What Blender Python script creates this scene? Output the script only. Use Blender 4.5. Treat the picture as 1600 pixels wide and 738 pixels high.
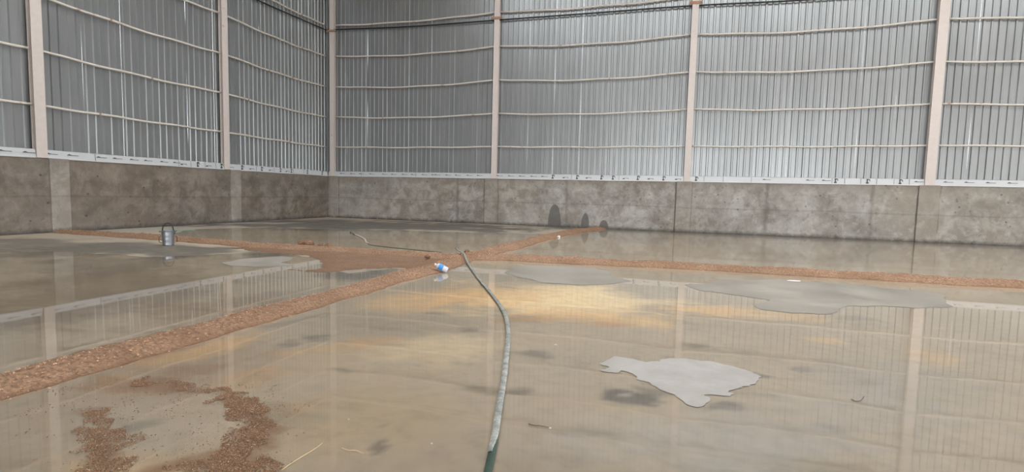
import bpy, bmesh, math, random
from mathutils import Vector, Matrix, noise
from mathutils.geometry import delaunay_2d_cdt
random.seed(7)
for o in list(bpy.data.objects): bpy.data.objects.remove(o)
sc = bpy.context.scene; COL = sc.collection
PI = math.pi

# ------------------------------------------------------------------ camera
F_PX, YAW, PITCH, ROLL = 824.7, .2968, .0800, .0245
CAM = Vector((16.066, -21.908, 1.3585))
FW = Vector((-math.sin(YAW)*math.cos(PITCH), math.cos(YAW)*math.cos(PITCH), -math.sin(PITCH)))
_r = FW.cross(Vector((0, 0, 1))).normalized(); _u = _r.cross(FW)
RT = _r*math.cos(ROLL) + _u*math.sin(ROLL); UP = -_r*math.sin(ROLL) + _u*math.cos(ROLL)
cd = bpy.data.cameras.new('camera'); cd.sensor_width = 36; cd.lens = F_PX/1600*36; cd.clip_end = 400
cam = bpy.data.objects.new('camera', cd); COL.objects.link(cam)
cam.matrix_world = Matrix(((RT.x, UP.x, -FW.x, CAM.x), (RT.y, UP.y, -FW.y, CAM.y), (RT.z, UP.z, -FW.z, CAM.z), (0, 0, 0, 1)))
sc.camera = cam

# ------------------------------------------------------------------ light
w = bpy.data.worlds.new('sky'); sc.world = w; w.use_nodes = True
bg = w.node_tree.nodes['Background']; bg.inputs[0].default_value = (.92, .96, 1.0, 1); bg.inputs[1].default_value = 3.2
sc.view_settings.view_transform = 'Standard'; sc.view_settings.look = 'None'
sc.view_settings.gamma = 1; sc.view_settings.use_curve_mapping = False
sc.view_settings.exposure = 0.75

# ------------------------------------------------------------------ measuring helpers (a pixel of the photograph to a place in the hall)
def ray(x, y): return FW*F_PX + RT*(x-800) - UP*(y-369)
def gnd(x, y, h=0.0):
    d = ray(x, y); t = (h-CAM.z)/d.z; return CAM + d*t
def bw(x, y, pl=0.0):
    d = ray(x, y); t = (pl-CAM.y)/d.y; return CAM + d*t
def lw(x, y, pl=0.0):
    d = ray(x, y); t = (pl-CAM.x)/d.x; return CAM + d*t

# ------------------------------------------------------------------ object helpers
def link(name, me, mat=None, parent=None):
    o = bpy.data.objects.new(name, me); COL.objects.link(o)
    if mat: me.materials.append(mat)
    if parent: o.parent = parent
    return o
def mesh(name, vs, fs, mat=None, parent=None, smooth=False):
    me = bpy.data.meshes.new(name); me.from_pydata([tuple(v) for v in vs], [], fs); me.update()
    if smooth: me.polygons.foreach_set('use_smooth', [True]*len(me.polygons))
    return link(name, me, mat, parent)
def frombm(name, bm, mat, parent=None, smooth=False):
    me = bpy.data.meshes.new(name); bm.to_mesh(me); bm.free()
    if smooth: me.polygons.foreach_set('use_smooth', [True]*len(me.polygons))
    return link(name, me, mat, parent)
def empty(name, loc, rz=0):
    o = bpy.data.objects.new(name, None); COL.objects.link(o); o.location = loc; o.rotation_euler.z = rz; o.empty_display_size = .1
    return o
def tag(o, label=None, cat=None, group=None, kind=None):
    if label: o['label'] = label
    if cat: o['category'] = cat
    if group: o['group'] = group
    if kind: o['kind'] = kind
    return o
def bx(bm, x0, x1, y0, y1, z0, z1, bev=0):
    r = bmesh.ops.create_cube(bm, size=1)
    for v in r['verts']:
        v.co = Vector((x0+(v.co.x+.5)*(x1-x0), y0+(v.co.y+.5)*(y1-y0), z0+(v.co.z+.5)*(z1-z0)))
    if bev:
        es = list({e for v in r['verts'] for e in v.link_edges})
        bmesh.ops.bevel(bm, geom=es, offset=bev, segments=2, affect='EDGES', profile=.5)
def tube(bm, pts, rad, n=10, flat=1.0, cap=True, square=False):
    pts = [Vector(p) for p in pts]; rings = []
    for i, p in enumerate(pts):
        t = (pts[min(i+1, len(pts)-1)]-pts[max(i-1, 0)]).normalized()
        up = Vector((0, 0, 1)) if abs(t.z) < .9 else Vector((1, 0, 0))
        a = t.cross(up).normalized(); b = a.cross(t)
        r = rad(i/(len(pts)-1)) if callable(rad) else rad
        ring = []
        for k in range(n):
            an = 2*PI*(k+.5)/n
            c, s = math.cos(an), math.sin(an)
            if square: m_ = max(abs(c), abs(s)); c /= m_; s /= m_
            ring.append(bm.verts.new(p + a*c*r + b*s*r*flat))
        rings.append(ring)
    for q in range(len(rings)-1):
        for k in range(n):
            bm.faces.new((rings[q][k], rings[q][(k+1) % n], rings[q+1][(k+1) % n], rings[q+1][k]))
    if cap: bm.faces.new(rings[0][::-1]); bm.faces.new(rings[-1])
def lathe(bm, prof, n=32, close=False):
    rings = []
    for r, z in prof:
        rings.append([bm.verts.new((r*math.cos(2*PI*k/n), r*math.sin(2*PI*k/n), z)) for k in range(n)])
    for q in range(len(rings)-1):
        for k in range(n): bm.faces.new((rings[q][k], rings[q][(k+1) % n], rings[q+1][(k+1) % n], rings[q+1][k]))
    if close: bm.faces.new(rings[0][::-1]); bm.faces.new(rings[-1])
def smoothpath(pts, per=8):
    out = []
    P = [pts[0]]+list(pts)+[pts[-1]]
    for i in range(1, len(P)-2):
        for k in range(per):
            t = k/per; a, b, c, d = P[i-1], P[i], P[i+1], P[i+2]
            out.append(.5*((2*b)+(c-a)*t+(2*a-5*b+4*c-d)*t*t+(3*b-a-3*c+d)*t**3))
    out.append(P[-2]); return out
def fbm(p, sc_=1.0, oc=4): return noise.fractal(Vector(p)*sc_, 1.0, 2.0, oc)

# ------------------------------------------------------------------ material helpers
class NT:
    def __init__(s, name):
        s.m = bpy.data.materials.new(name); s.m.use_nodes = True; s.t = s.m.node_tree; s.n = s.t.nodes; s.n.clear()
        s.out = s.n.new('ShaderNodeOutputMaterial')
        s.co = s.n.new('ShaderNodeNewGeometry').outputs['Position']
    def L(s, a, b):
        if isinstance(a, (int, float)): b.default_value = a
        elif isinstance(a, tuple): b.default_value = a if len(a) == 4 or len(b.default_value) == 3 else (*a, 1)
        else: s.t.links.new(a, b)
    def noise(s, scale, detail=4, rough=.55, vec=None, dist=0, stretch=None):
        v = vec or s.co
        if stretch:
            mp = s.n.new('ShaderNodeMapping'); mp.inputs['Scale'].default_value = stretch; s.L(v, mp.inputs['Vector']); v = mp.outputs[0]
        k = s.n.new('ShaderNodeTexNoise'); k.inputs['Scale'].default_value = scale; k.inputs['Detail'].default_value = detail
        k.inputs['Roughness'].default_value = rough; k.inputs['Distortion'].default_value = dist
        s.L(v, k.inputs['Vector']); return k.outputs['Fac']
    def ramp(s, f, stops):
        r = s.n.new('ShaderNodeValToRGB'); s.L(f, r.inputs[0]); e = r.color_ramp.elements
        while len(e) < len(stops): e.new(.5)
        for k, (p, c) in enumerate(stops):
            e[k].position = p; e[k].color = (c, c, c, 1) if isinstance(c, (int, float)) else (*c, 1)
        return r.outputs[0]
    def mix(s, f, a, b, mode='MIX'):
        m = s.n.new('ShaderNodeMix'); m.data_type = 'RGBA'; m.blend_type = mode
        s.L(f, m.inputs[0]); s.L(a, m.inputs[6]); s.L(b, m.inputs[7]); return m.outputs[2]
    def math(s, op, a, b=0.0, clamp=False):
        m = s.n.new('ShaderNodeMath'); m.operation = op; m.use_clamp = clamp; s.L(a, m.inputs[0]); s.L(b, m.inputs[1]); return m.outputs[0]
    def xyz(s, v=None):
        k = s.n.new('ShaderNodeSeparateXYZ'); s.L(v or s.co, k.inputs[0]); return k.outputs
    def attr(s, nm):
        k = s.n.new('ShaderNodeAttribute'); k.attribute_name = nm; return k.outputs['Color']
    def bump(s, h, st=.3, d=.02):
        b = s.n.new('ShaderNodeBump'); b.inputs['Strength'].default_value = st; b.inputs['Distance'].default_value = d
        s.L(h, b.inputs['Height']); return b.outputs[0]
    def bsdf(s, color, rough=.5, metal=0.0, normal=None, **kw):
        b = s.n.new('ShaderNodeBsdfPrincipled'); s.L(color, b.inputs['Base Color']); s.L(rough, b.inputs['Roughness']); s.L(metal, b.inputs['Metallic'])
        if normal: s.L(normal, b.inputs['Normal'])
        for k, v in kw.items(): s.L(v, b.inputs[k.replace('_', ' ')])
        s.L(b.outputs[0], s.out.inputs[0]); return b
def plain(name, col, rough=.5, metal=0.0, var=.12, scale=20, **kw):
    t = NT(name); c2 = tuple(c*(1-var) for c in col)
    t.bsdf(t.mix(t.noise(scale), c2, col), rough, metal, **kw); return t.m

# corrugated steel sheet
t = NT('galvanised_sheet')
oi = t.n.new('ShaderNodeObjectInfo'); rnd = oi.outputs['Random']
n1 = t.noise(1.2, 5, .6, stretch=(2, 2, .35))
c = t.mix(t.ramp(n1, [(.3, 0), (.7, 1)]), (.298, .308, .308), (.36, .368, .368))
c = t.mix(t.math('MULTIPLY', rnd, .35), c, (.27, .28, .275))
t.bsdf(c, t.math('ADD', t.math('MULTIPLY', rnd, .05), .34), .72, t.bump(t.noise(3, 3, .5, stretch=(1, 1, .25)), .12, .02))
M_SHEET = t.m
# painted steel, pinkish primer with rust
def primer(name, col, rust):
    t = NT(name)
    r = t.ramp(t.noise(2.2, 5, .65), [(rust, 0), (rust+.12, 1)])
    c = t.mix(r, t.mix(t.noise(9), tuple(k*.85 for k in col), col), (.36, .20, .12))
    t.bsdf(c, .6); return t.m
M_COL = primer('primed_column_steel', (.66, .585, .54), .66)
M_GIRT = primer('primed_girt_steel', (.70, .645, .58), .60)
M_PLATE = primer('rusty_plate_steel', (.36, .25, .19), .45)
M_FLASH = plain('filmed_white_flashing', (.64, .65, .66), .28, 0.15, .08, 3)
M_MARK = plain('dark_print', (.07, .07, .08), .5)
M_CABLE = plain('black_rubber', (.015, .015, .016), .5)
# concrete dado wall
def concrete(name, axis, base, dark, wet=(), seams=(), pits=True):
    t = NT(name); o = t.xyz(); u = o[axis]; z = o[2]
    n = t.noise(.9, 7, .66); n2 = t.noise(4.2, 8, .66, stretch=(1, 1, .8)); n3 = t.noise(.35, 3, .5)
    c = t.mix(t.ramp(n, [(.34, 0), (.62, 1)]), dark, base)
    c = t.mix(t.math('MULTIPLY', t.ramp(n2, [(.36, 1), (.46, 0)]), .42), c, tuple(k*.62 for k in dark))
    c = t.mix(t.math('MULTIPLY', t.ramp(n2, [(.56, 0), (.66, 1)]), .3), c, tuple(min(1, k*1.3) for k in base))
    c = t.mix(t.math('MULTIPLY', t.ramp(n3, [(.45, 0), (.62, 1)]), .40), c, (base[0]*.85, base[1]*.74, base[2]*.62))
    n4 = t.noise(2.1, 7, .72, dist=.4); n5 = t.noise(.22, 2, .5)
    blot = t.math('MULTIPLY', t.ramp(n4, [(.47, 0), (.57, 1)]), t.ramp(n5, [(.42, .35), (.58, 1)]))
    c = t.mix(t.math('MULTIPLY', blot, .48), c, (dark[0]*.66, dark[1]*.58, dark[2]*.50))
    c = t.mix(t.math('MULTIPLY', t.ramp(n4, [(.36, 1), (.44, 0)]), .45), c, tuple(min(1, k*1.22) for k in base))
    # brown wash below the top edge, pour line at mid height, tide line at the foot
    top = t.math('MULTIPLY', t.ramp(t.math('ADD', z, t.math('MULTIPLY', t.math('SUBTRACT', n, .5), .9)), [(0, 0), (1, 0)]), 0)
    zz = t.math('ADD', z, t.math('MULTIPLY', t.math('SUBTRACT', n, .5), .7))
    tm = t.math('MULTIPLY', t.math('SUBTRACT', zz, 1.62), 3.0, True)
    c = t.mix(t.math('MULTIPLY', tm, .42), c, (.20, .165, .125))
    zl = t.math('ADD', z, t.math('MULTIPLY', t.math('SUBTRACT', t.noise(.5, 3), .5), .14))
    ln = t.math('SUBTRACT', 1, t.math('MULTIPLY', t.math('ABSOLUTE', t.math('SUBTRACT', zl, .98)), 22), True)
    c = t.mix(t.math('MULTIPLY', ln, .30), c, tuple(k*.5 for k in dark))
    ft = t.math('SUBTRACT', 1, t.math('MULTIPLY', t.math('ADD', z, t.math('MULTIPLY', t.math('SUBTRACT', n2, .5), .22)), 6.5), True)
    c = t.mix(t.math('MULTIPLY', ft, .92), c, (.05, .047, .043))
    if pits:
        v = t.n.new('ShaderNodeTexVoronoi'); v.inputs['Scale'].default_value = 3.6; t.L(t.co, v.inputs['Vector'])
        pm = t.math('MULTIPLY', t.ramp(v.outputs['Distance'], [(.05, 1), (.16, 0)]), t.ramp(t.noise(1.1, 2), [(.44, 0), (.54, 1)]))
        c = t.mix(t.math('MULTIPLY', pm, .8), c, tuple(k*.35 for k in dark))
    for s0, s1, w_ in seams:      # vertical construction joints with dark weeping
        d = t.math('ABSOLUTE', t.math('SUBTRACT', t.math('ADD', u, t.math('MULTIPLY', t.math('SUBTRACT', n, .5), .22)), s0))
        mk = t.math('SUBTRACT', 1, t.math('MULTIPLY', d, 1/w_), True)
        c = t.mix(t.math('MULTIPLY', mk, s1), c, tuple(k*.42 for k in dark))
    rough = .8
    for (u0, z0, ru, rz) in wet:    # damp patches soaking up from the floor
        a = t.math('POWER', t.math('ABSOLUTE', t.math('DIVIDE', t.math('SUBTRACT', u, u0), ru)), 2.2)
        b = t.math('POWER', t.math('ABSOLUTE', t.math('DIVIDE', t.math('SUBTRACT', z, z0), rz)), 2.2)
        d = t.math('ADD', t.math('ADD', a, b), t.math('MULTIPLY', t.math('SUBTRACT', n2, .5), .35))
        mk = t.math('MULTIPLY', t.math('SUBTRACT', 1.03, d), 14, True)
        c = t.mix(t.math('MULTIPLY', mk, .8), c, (.105, .096, .088))
    t.bsdf(c, rough, 0.0, t.bump(n2, .35, .02)); return t.m

# ------------------------------------------------------------------ dimensions
H = 2.0; BAY = 8.07; EAVE = 13.5
GH = [3.384+1.4248*k for k in range(5)]
XR, YF = 44.0, -36.0     # far right side and front of the hall
CLAD = .17               # cladding plane behind the wall faces

# ------------------------------------------------------------------ floor
LIN = lambda r, g, b: tuple(((v/255+.055)/1.055)**2.4 if v > 10 else v/3295 for v in (r, g, b))
def blobs_world(lst):
    out = []
    for (px, py, rx, ry, ang, col, st, sharp) in lst:
        c0 = gnd(px, py); ex = gnd(px+rx, py)-c0; ey = (gnd(px, py+ry)-gnd(px, py-ry))*.5
        a = math.radians(ang)
        gx = gnd(px+rx*math.cos(a), py+rx*math.sin(a)*1.0)-c0
        det = gx.x*ey.y-gx.y*ey.x
        out.append((c0.x, c0.y, gx.x, gx.y, ey.x, ey.y, det, col, st, sharp))
    return out
GREYD = LIN(88, 88, 84); GREY = LIN(118, 116, 110); ORG = LIN(240, 200, 140); YEL = LIN(255, 234, 190)
BRN = LIN(150, 112, 80); PALE = LIN(186, 182, 174); SILT = LIN(172, 150, 120)
STAINS = blobs_world([
    # x, y, rx, ry, angle, colour, strength, softness
    (870, 470, 190, 34, 4, YEL, .95, .9), (760, 462, 110, 22, 0, ORG, .55, .8), (930, 498, 150, 18, 3, ORG, .65, .8),
    (1180, 490, 160, 12, 4, ORG, .40, .8), (1285, 533, 40, 4, 8, ORG, .5, .7), (1450, 558, 50, 9, 5, ORG, .3, .8), (640, 470, 110, 20, -4, ORG, .5, .9),
    (700, 540, 110, 22, -5, YEL, .35, .9), (330, 560, 170, 40, -12, BRN, .30, .9), (560, 560, 160, 34, -5, ORG, .08, .9), (480, 690, 90, 40, 0, ORG, .12, .9),
    (160, 450, 230, 45, -6, LIN(128, 112, 92), .8, .8), (330, 480, 160, 25, -8, BRN, .35, .9), (230, 560, 90, 18, -14, BRN, .45, .8),
    (220, 655, 110, 50, 0, PALE, .25, .8), (200, 725, 120, 22, 0, ORG, .30, .9),
    (985, 622, 48, 13, 3, GREYD, .92, .45), (1128, 634, 34, 8, 3, GREYD, .9, .5), (1040, 610, 60, 4, 4, GREYD, .6, .6), (1175, 584, 36, 5, 10, GREY, .8, .6),
    (1290, 665, 34, 8, 10, GREY, .75, .6), (1325, 690, 45, 6, 42, GREY, .7, .6), (583, 697, 20, 11, -30, GREYD, .8, .5), (600, 668, 14, 7, -30, GREY, .7, .5),
    (512, 526, 22, 5, 0, GREYD, .6, .7), (470, 533, 30, 4, -6, GREYD, .5, .7), (540, 578, 22, 5, 0, GREY, .6, .7), (780, 603, 40, 6, -3, LIN(140, 130, 112), .75, .5), (812, 600, 14, 6, 0, GREYD, .4, .5),
    (843, 555, 20, 7, 0, GREY, .7, .6), (735, 515, 22, 3, 0, GREY, .7, .7), (680, 490, 18, 2.5, 0, GREYD, .6, .7), (1078, 540, 16, 3, 5, GREYD, .6, .6), (1045, 556, 18, 3, 5, GREYD, .5, .6),
    (1255, 578, 24, 4, 8, GREY, .7, .6), (1300, 612, 30, 4, 2, GREY, .4, .7), (1215, 560, 20, 3, 6, GREY, .3, .7), (1110, 733, 80, 10, 0, GREY, .6, .7), (620, 610, 50, 8, 0, GREY, .2, .8),
    (225, 660, 60, 8, -18, GREY, .55, .7), (330, 520, 30, 5, -15, GREYD, .35, .8), (1350, 500, 60, 6, 5, GREYD, .35, .8), (250, 600, 60, 9, 0, BRN, .5, .7),
    (300, 560, 60, 10, -10, GREY, .25, .8), (450, 460, 120, 9, -6, GREY, .25, .8), (560, 430, 60, 9, 0, GREYD, .7, .7), (600, 425, 40, 7, 0, GREYD, .4, .7),
    (560, 352, 330, 8, 1, LIN(92, 88, 84), .95, .4), (230, 390, 170, 11, 1, LIN(104, 98, 90), .95, .5), (90, 385, 150, 14, 1, LIN(104, 98, 90), .8, .5), (170, 415, 120, 14, -2, GREY, .55, .8), (420, 396, 90, 5, 0, GREYD, .5, .7),
    (230, 358, 140, 4, 0, PALE, .75, .6), (400, 349, 90, 1.6, 0, PALE, .7, .6), (300, 366, 60, 3, 0, PALE, .3, .7),
    (875, 375, 60, 10, 0, YEL, .25, .9), (1000, 390, 200, 12, 2, SILT, .6, .9), (640, 380, 240, 9, 1, SILT, .6, .9), (1300, 405, 200, 10, 3, GREY, .35, .9),
    (985, 620, 16, 3, 0, PALE, .8, .5), (1280, 663, 14, 3, 0, PALE, .5, .5), (1100, 728, 40, 2, 0, PALE, .6, .5),
    (1150, 680, 300, 60, 0, LIN(184, 178, 169), .85, .9), (1350, 610, 180, 60, 0, LIN(180, 174, 165), .8, .9), (900, 720, 160, 40, 0, PALE, .4, .9),
    (1050, 560, 260, 26, 0, LIN(182, 172, 154), .5, .9), (600, 640, 160, 50, 0, LIN(190, 172, 140), .5, .9),
    (385, 670, 30, 45, 0, BRN, .8, .7), (360, 615, 30, 16, 30, BRN, .7, .7), (330, 725, 80, 14, 0, BRN, .8, .7), (165, 700, 30, 45, 0, BRN, .7, .7), (160, 636, 30, 6, 0, BRN, .6, .6),
    (250, 600, 70, 7, 3, LIN(140, 104, 76), .7, .6), (300, 580, 60, 8, -8, BRN, .5, .7), (330, 545, 120, 12, -14, ORG, .5, .8), (400, 590, 90, 12, -6, LIN(200, 160, 112), .5, .8), (540, 540, 120, 9, -6, LIN(214, 176, 124), .5, .7), (450, 640, 60, 14, 0, LIN(196, 160, 116), .4, .8), (190, 600, 70, 8, 4, LIN(170, 132, 98), .6, .6), (700, 470, 60, 8, -8, ORG, .5, .7), (1010, 470, 120, 7, 4, YEL, .6, .6), (1100, 486, 110, 5, 5, ORG, .5, .6), (820, 500, 70, 8, 0, LIN(196, 150, 96), .5, .7), (950, 510, 50, 5, 4, LIN(200, 150, 96), .5, .6),
    (890, 680, 60, 6, 4, GREY, .2, .7), (1180, 620, 60, 5, 8, GREY, .25, .7), (700, 650, 60, 8, -4, GREY, .15, .8), (960, 655, 80, 5, 5, PALE, .4, .7), (620, 565, 60, 4, 0, PALE, .35, .7), (470, 500, 70, 5, -8, GREY, .35, .7),
])
BASEC = LIN(188, 175, 155)
def stain_colour(x, y):
    nx = fbm((x, y, 3), 1.3, 4)*.16; ny = fbm((x, y, 9), 1.3, 4)*.16
    r, g, b = BASEC
    k = 1+.13*fbm((x, y, 1), .45, 4); r, g, b = r*k, g*k, b*k
    sm = fbm((x, y, 6), 1.1, 5)*.55; sm2 = fbm((x*.7, y*1.3, 16), 7.0, 4)*.55
    for (cx, cy, gx, gy, ex, ey, det, col, st, sharp) in STAINS:
        dx, dy = x-cx+nx, y-cy+ny
        a = (dx*ey-dy*ex)/det; c = (gx*dy-gy*dx)/det
        d = a*a+c*c
        if d > 4: continue
        big = min(1, math.hypot(gx, gy)/1.2)
        d = math.sqrt(d)+sm*big+sm2*(1-big*.5)
        m = min(1, max(0, (1.18-d)/sharp)); m = m*m*(3-2*m)*st
        if m > 0: r += (col[0]-r)*m; g += (col[1]-g)*m; b += (col[2]-b)*m
    return (r, g, b, 1)
def axis_pts(lo, hi, c0, c1, fine, coarse):
    out = [lo]; v = lo
    while v < hi:
        d = 0 if c0 <= v <= c1 else min(abs(v-c0), abs(v-c1))
        v += min(coarse, fine+d*.02); out.append(min(v, hi))
    return out
xs = axis_pts(-.5, XR, 10.5, 20, .045, .6); ys = axis_pts(YF, .5, -20, -15, .04, .6)
nx, ny = len(xs), len(ys)
fv = [(x, y, 0) for y in ys for x in xs]
ff = [(j*nx+i, j*nx+i+1, (j+1)*nx+i+1, (j+1)*nx+i) for j in range(ny-1) for i in range(nx-1)]
t = NT('stained_concrete_floor'); ca = t.attr('stain')
n = t.noise(7, 6, .65); n2 = t.noise(1.6, 5, .6, stretch=(.6, 1.5, 1))
c = t.mix(t.math('MULTIPLY', t.ramp(n, [(.35, 1), (.55, 0)]), .22), ca, (.16, .14, .11))
c = t.mix(t.math('MULTIPLY', t.ramp(n2, [(.5, 0), (.7, 1)]), .30), c, LIN(196, 182, 156))
c = t.mix(t.math('MULTIPLY', t.ramp(n2, [(.30, 1), (.44, 0)]), .35), c, LIN(138, 126, 104))
t.bsdf(c, t.ramp(n2, [(.35, .42), (.65, .62)]), 0.0, t.bump(n, .12, .004)); M_FLOOR = t.m
fl = mesh('floor', fv, ff, M_FLOOR, smooth=True); tag(fl, kind='structure')
at = fl.data.color_attributes.new('stain', 'FLOAT_COLOR', 'POINT')
buf = []
for (x, y, z) in fv: buf.extend(stain_colour(x, y))
at.data.foreach_set('color', buf)
# slab thickness under the floor surface is given by a modifier so the edge is real
so = fl.modifiers.new('slab', 'SOLIDIFY'); so.thickness = .2; so.offset = -1

# ------------------------------------------------------------------ concrete dado walls with pilasters
def wx(px, py): return bw(px, py).x
wet = [(wx(866, 350), -.02, .28, .98), (wx(914, 355), 0, .17, .62), (wx(943, 356), 0, .19, .36)]
seam_b = [(wx(757, 320)-.02, .9, .035), (wx(777, 320)+.02, .6, .03), (wx(1056, 320)-.025, 1, .04), (wx(1079.5, 320)+.02, .5, .03), (wx(1433.5, 320)-.02, .9, .035), (wx(1433.5, 320)+.64, .6, .03), (wx(715, 310), .5, .10), (wx(528.5, 310), .55, .09), (wx(885, 310), .35, .10), (wx(1197, 320), .45, .12), (wx(1362, 325), .4, .1), (wx(606, 320), .2, .15)]
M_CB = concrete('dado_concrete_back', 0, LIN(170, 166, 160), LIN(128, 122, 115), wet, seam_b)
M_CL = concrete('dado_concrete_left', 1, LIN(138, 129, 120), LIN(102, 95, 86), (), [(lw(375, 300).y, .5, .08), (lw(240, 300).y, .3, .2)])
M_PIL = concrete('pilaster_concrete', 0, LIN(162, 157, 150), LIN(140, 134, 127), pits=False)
bm = bmesh.new(); bx(bm, -.25, XR, 0, .25, -.1, H)
wb = frombm('wall_back', bm, M_CB); tag(wb, kind='structure')
bm = bmesh.new(); bx(bm, -.25, 0, YF, 0, -.1, H)
wl = frombm('wall_left', bm, M_CL); tag(wl, kind='structure')
def pil(x0, x1, back=True, first=False):
    bm = bmesh.new()
    if back: bx(bm, x0, x1, -.045, .02, -.1, H+.004, .008)
    else: bx(bm, -.02, .05, x0, x1, -.1, H+.004, .008)
    frombm('pilaster', bm, M_PIL, wb if back else wl)
pil(wx(516, 340)+0, wx(528.5, 340))
pil(wx(757, 320), wx(777, 320)); pil(wx(1056, 320), wx(1079.5, 320)); pil(wx(1433.5, 320), wx(1433.5, 320)+.62); pil(4*BAY, 4*BAY+.6)
ya, yb = lw(360, 300).y, lw(375.5, 300).y
pil(ya, yb, False); pil(ya-6.05, yb-6.05, False); pil(ya-12.1, yb-12.1, False)

# ------------------------------------------------------------------ corrugated cladding, one part per sheet
PITCH_R = .2245; NR = 5
def sheet_profile(n, depth=.030, big=()):
    p = []
    for k in range(n):
        x = k*PITCH_R; d = depth*(1.35 if k in big else 1); h = .030 if k not in big else .036
        p += [(x, 0), (x+.5*PITCH_R-h-.012, 0), (x+.5*PITCH_R-h+.008, d), (x+.5*PITCH_R+h-.008, d), (x+.5*PITCH_R+h+.012, 0)]
    p.append((n*PITCH_R, 0)); return p
def sheet(parent, origin, along, inward, z0, z1):
    prof = sheet_profile(NR, big=(0, 2)); vs = []; fs = []
    zz = [z0+(z1-z0)*k/8 for k in range(9)]
    tilt = random.uniform(-.010, .010); b0 = random.uniform(0, 9)
    for z in zz:
        for (u, d) in prof:
            q = u/(NR*PITCH_R)
            off = d - .03 + tilt*(q-.5) + .004*math.sin(z*1.7+b0)
            vs.append(Vector(origin)+Vector(along)*u+Vector(inward)*off+Vector((0, 0, z)))
    m = len(prof)
    for j in range(8):
        for i in range(m-1): fs.append((j*m+i, j*m+i+1, (j+1)*m+i+1, (j+1)*m+i))
    return mesh('cladding_sheet', vs, fs, M_SHEET, parent)
x = -.2
while x < XR: sheet(wb, (x, CLAD, 0), (1, 0, 0), (0, -1, 0), H-.02, EAVE); x += NR*PITCH_R
y = .2
yy = lw(347, 264).y-.11
y = yy + math.ceil((.2-yy)/(NR*PITCH_R))*NR*PITCH_R
while y > YF: sheet(wl, (-CLAD, y, 0), (0, -1, 0), (1, 0, 0), H-.02, EAVE); y -= NR*PITCH_R

# ------------------------------------------------------------------ base flashing with printed film
A_L = [156, 181, 207, 229, 254, 274]; C_L = [287, 326, 361, 393, 423, 449]; B_L = [309, 346, 378, 409, 438, 455, 480, 503]
A_B = [534, 550, 564, 580, 600, 614, 631, 645, 662, 677, 682, 699, 714, 732, 748, 779, 797, 814, 832, 849, 1196, 1264, 1289, 1434]
B_B = [864, 902, 940, 958, 997, 1037, 1088, 1306, 1356, 1407]; C_B = [884, 920, 978, 1017, 1060]
FH = .215
def mark_bm(bm, P, kind):
    def poly(pts):
        bm.faces.new([bm.verts.new(P(u, v)) for u, v in pts])
    if kind == 'A':
        poly([(-.11, .11), (.19, .11), (.19, .124), (.03, .124), (-.01, .135), (-.04, .150), (-.08, .135)])
    if kind == 'B':
        poly([(-.05, .03), (.02, .03), (.04, .06), (.0, .09), (.005, .17), (.05, .15), (.055, .11), (.075, .11), (.07, .17), (.03, .20), (-.04, .20), (-.03, .09), (-.06, .06)])
    if kind == 'C':
        poly([(-.13, .06), (-.05, .06), (-.05, .092), (.085, .092), (.085, .055), (.10, .055), (.10, .105), (-.05, .105), (-.13, .095)])
    if kind == 'S': poly([(-.006, .0), (.006, .0), (.006, .21), (-.006, .21)])
def flashing(u0, u1, back, label, marks):
    e = empty('base_flashing', (u0, .0, H) if back else (0, u0, H))
    tag(e, label, 'flashing')
    W = (lambda u, d, z: Vector((u, d, z))) if back else (lambda u, d, z: Vector((-d, u, z)))
    sec = [(-.030, -.012), (-.030, .004), (-.012, .030), (.006, FH-.02), (.028, FH), (.12, FH+.012)]
    n = 24; vs = []; fs = []
    for k in range(n+1):
        u = u0+(u1-u0)*k/n
        for (d, z) in sec: vs.append(W(u, d+.006*fbm((u, 0, 0), 2.0, 2), H+z+.010*fbm((u, 4, 0), .8, 2)))
    m = len(sec)
    for k in range(n):
        for i in range(m-1): fs.append((k*m+i, (k+1)*m+i, (k+1)*m+i+1, k*m+i+1) if back else (k*m+i, k*m+i+1, (k+1)*m+i+1, (k+1)*m+i))
    inv = Vector((u0, 0, H)) if back else Vector((0, u0, H))
    s_ = mesh('strip', [v-inv for v in vs], fs, M_FLASH, e)
    so = s_.modifiers.new('gauge', 'SOLIDIFY'); so.thickness = .002
    for kind, u in marks:
        if min(u0, u1) < u < max(u0, u1):
            bm = bmesh.new()
            mark_bm(bm, lambda a, v: W(u+a, -.026+.10*max(0, v-.03), H+v)-inv, kind)
            frombm('lap_joint' if kind == 'S' else 'printed_mark', bm, M_MARK, e)
ml = [('A', lw(p, 250).y) for p in A_L]+[('C', lw(p, 262).y) for p in C_L]+[('B', lw(p, 265).y) for p in B_L]+[('A', -11.4-.52*k) for k in range(6)]
mb = [('A', wx(p, 278)) for p in A_B]+[('B', wx(p, 280)) for p in B_B]+[('C', wx(p, 280)) for p in C_B]
mb += [('S', wx(p, 280)) for p in (565, 650, 893, 967, 1100, 1130, 1174, 1300, 1320, 1345, 1370, 1397, 1421)]+[('A', 25+.6*k) for k in range(8)]
ml += [('S', lw(p, 262).y) for p in (149, 279, 298, 320, 337, 400, 428, 458, 474)]

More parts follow.
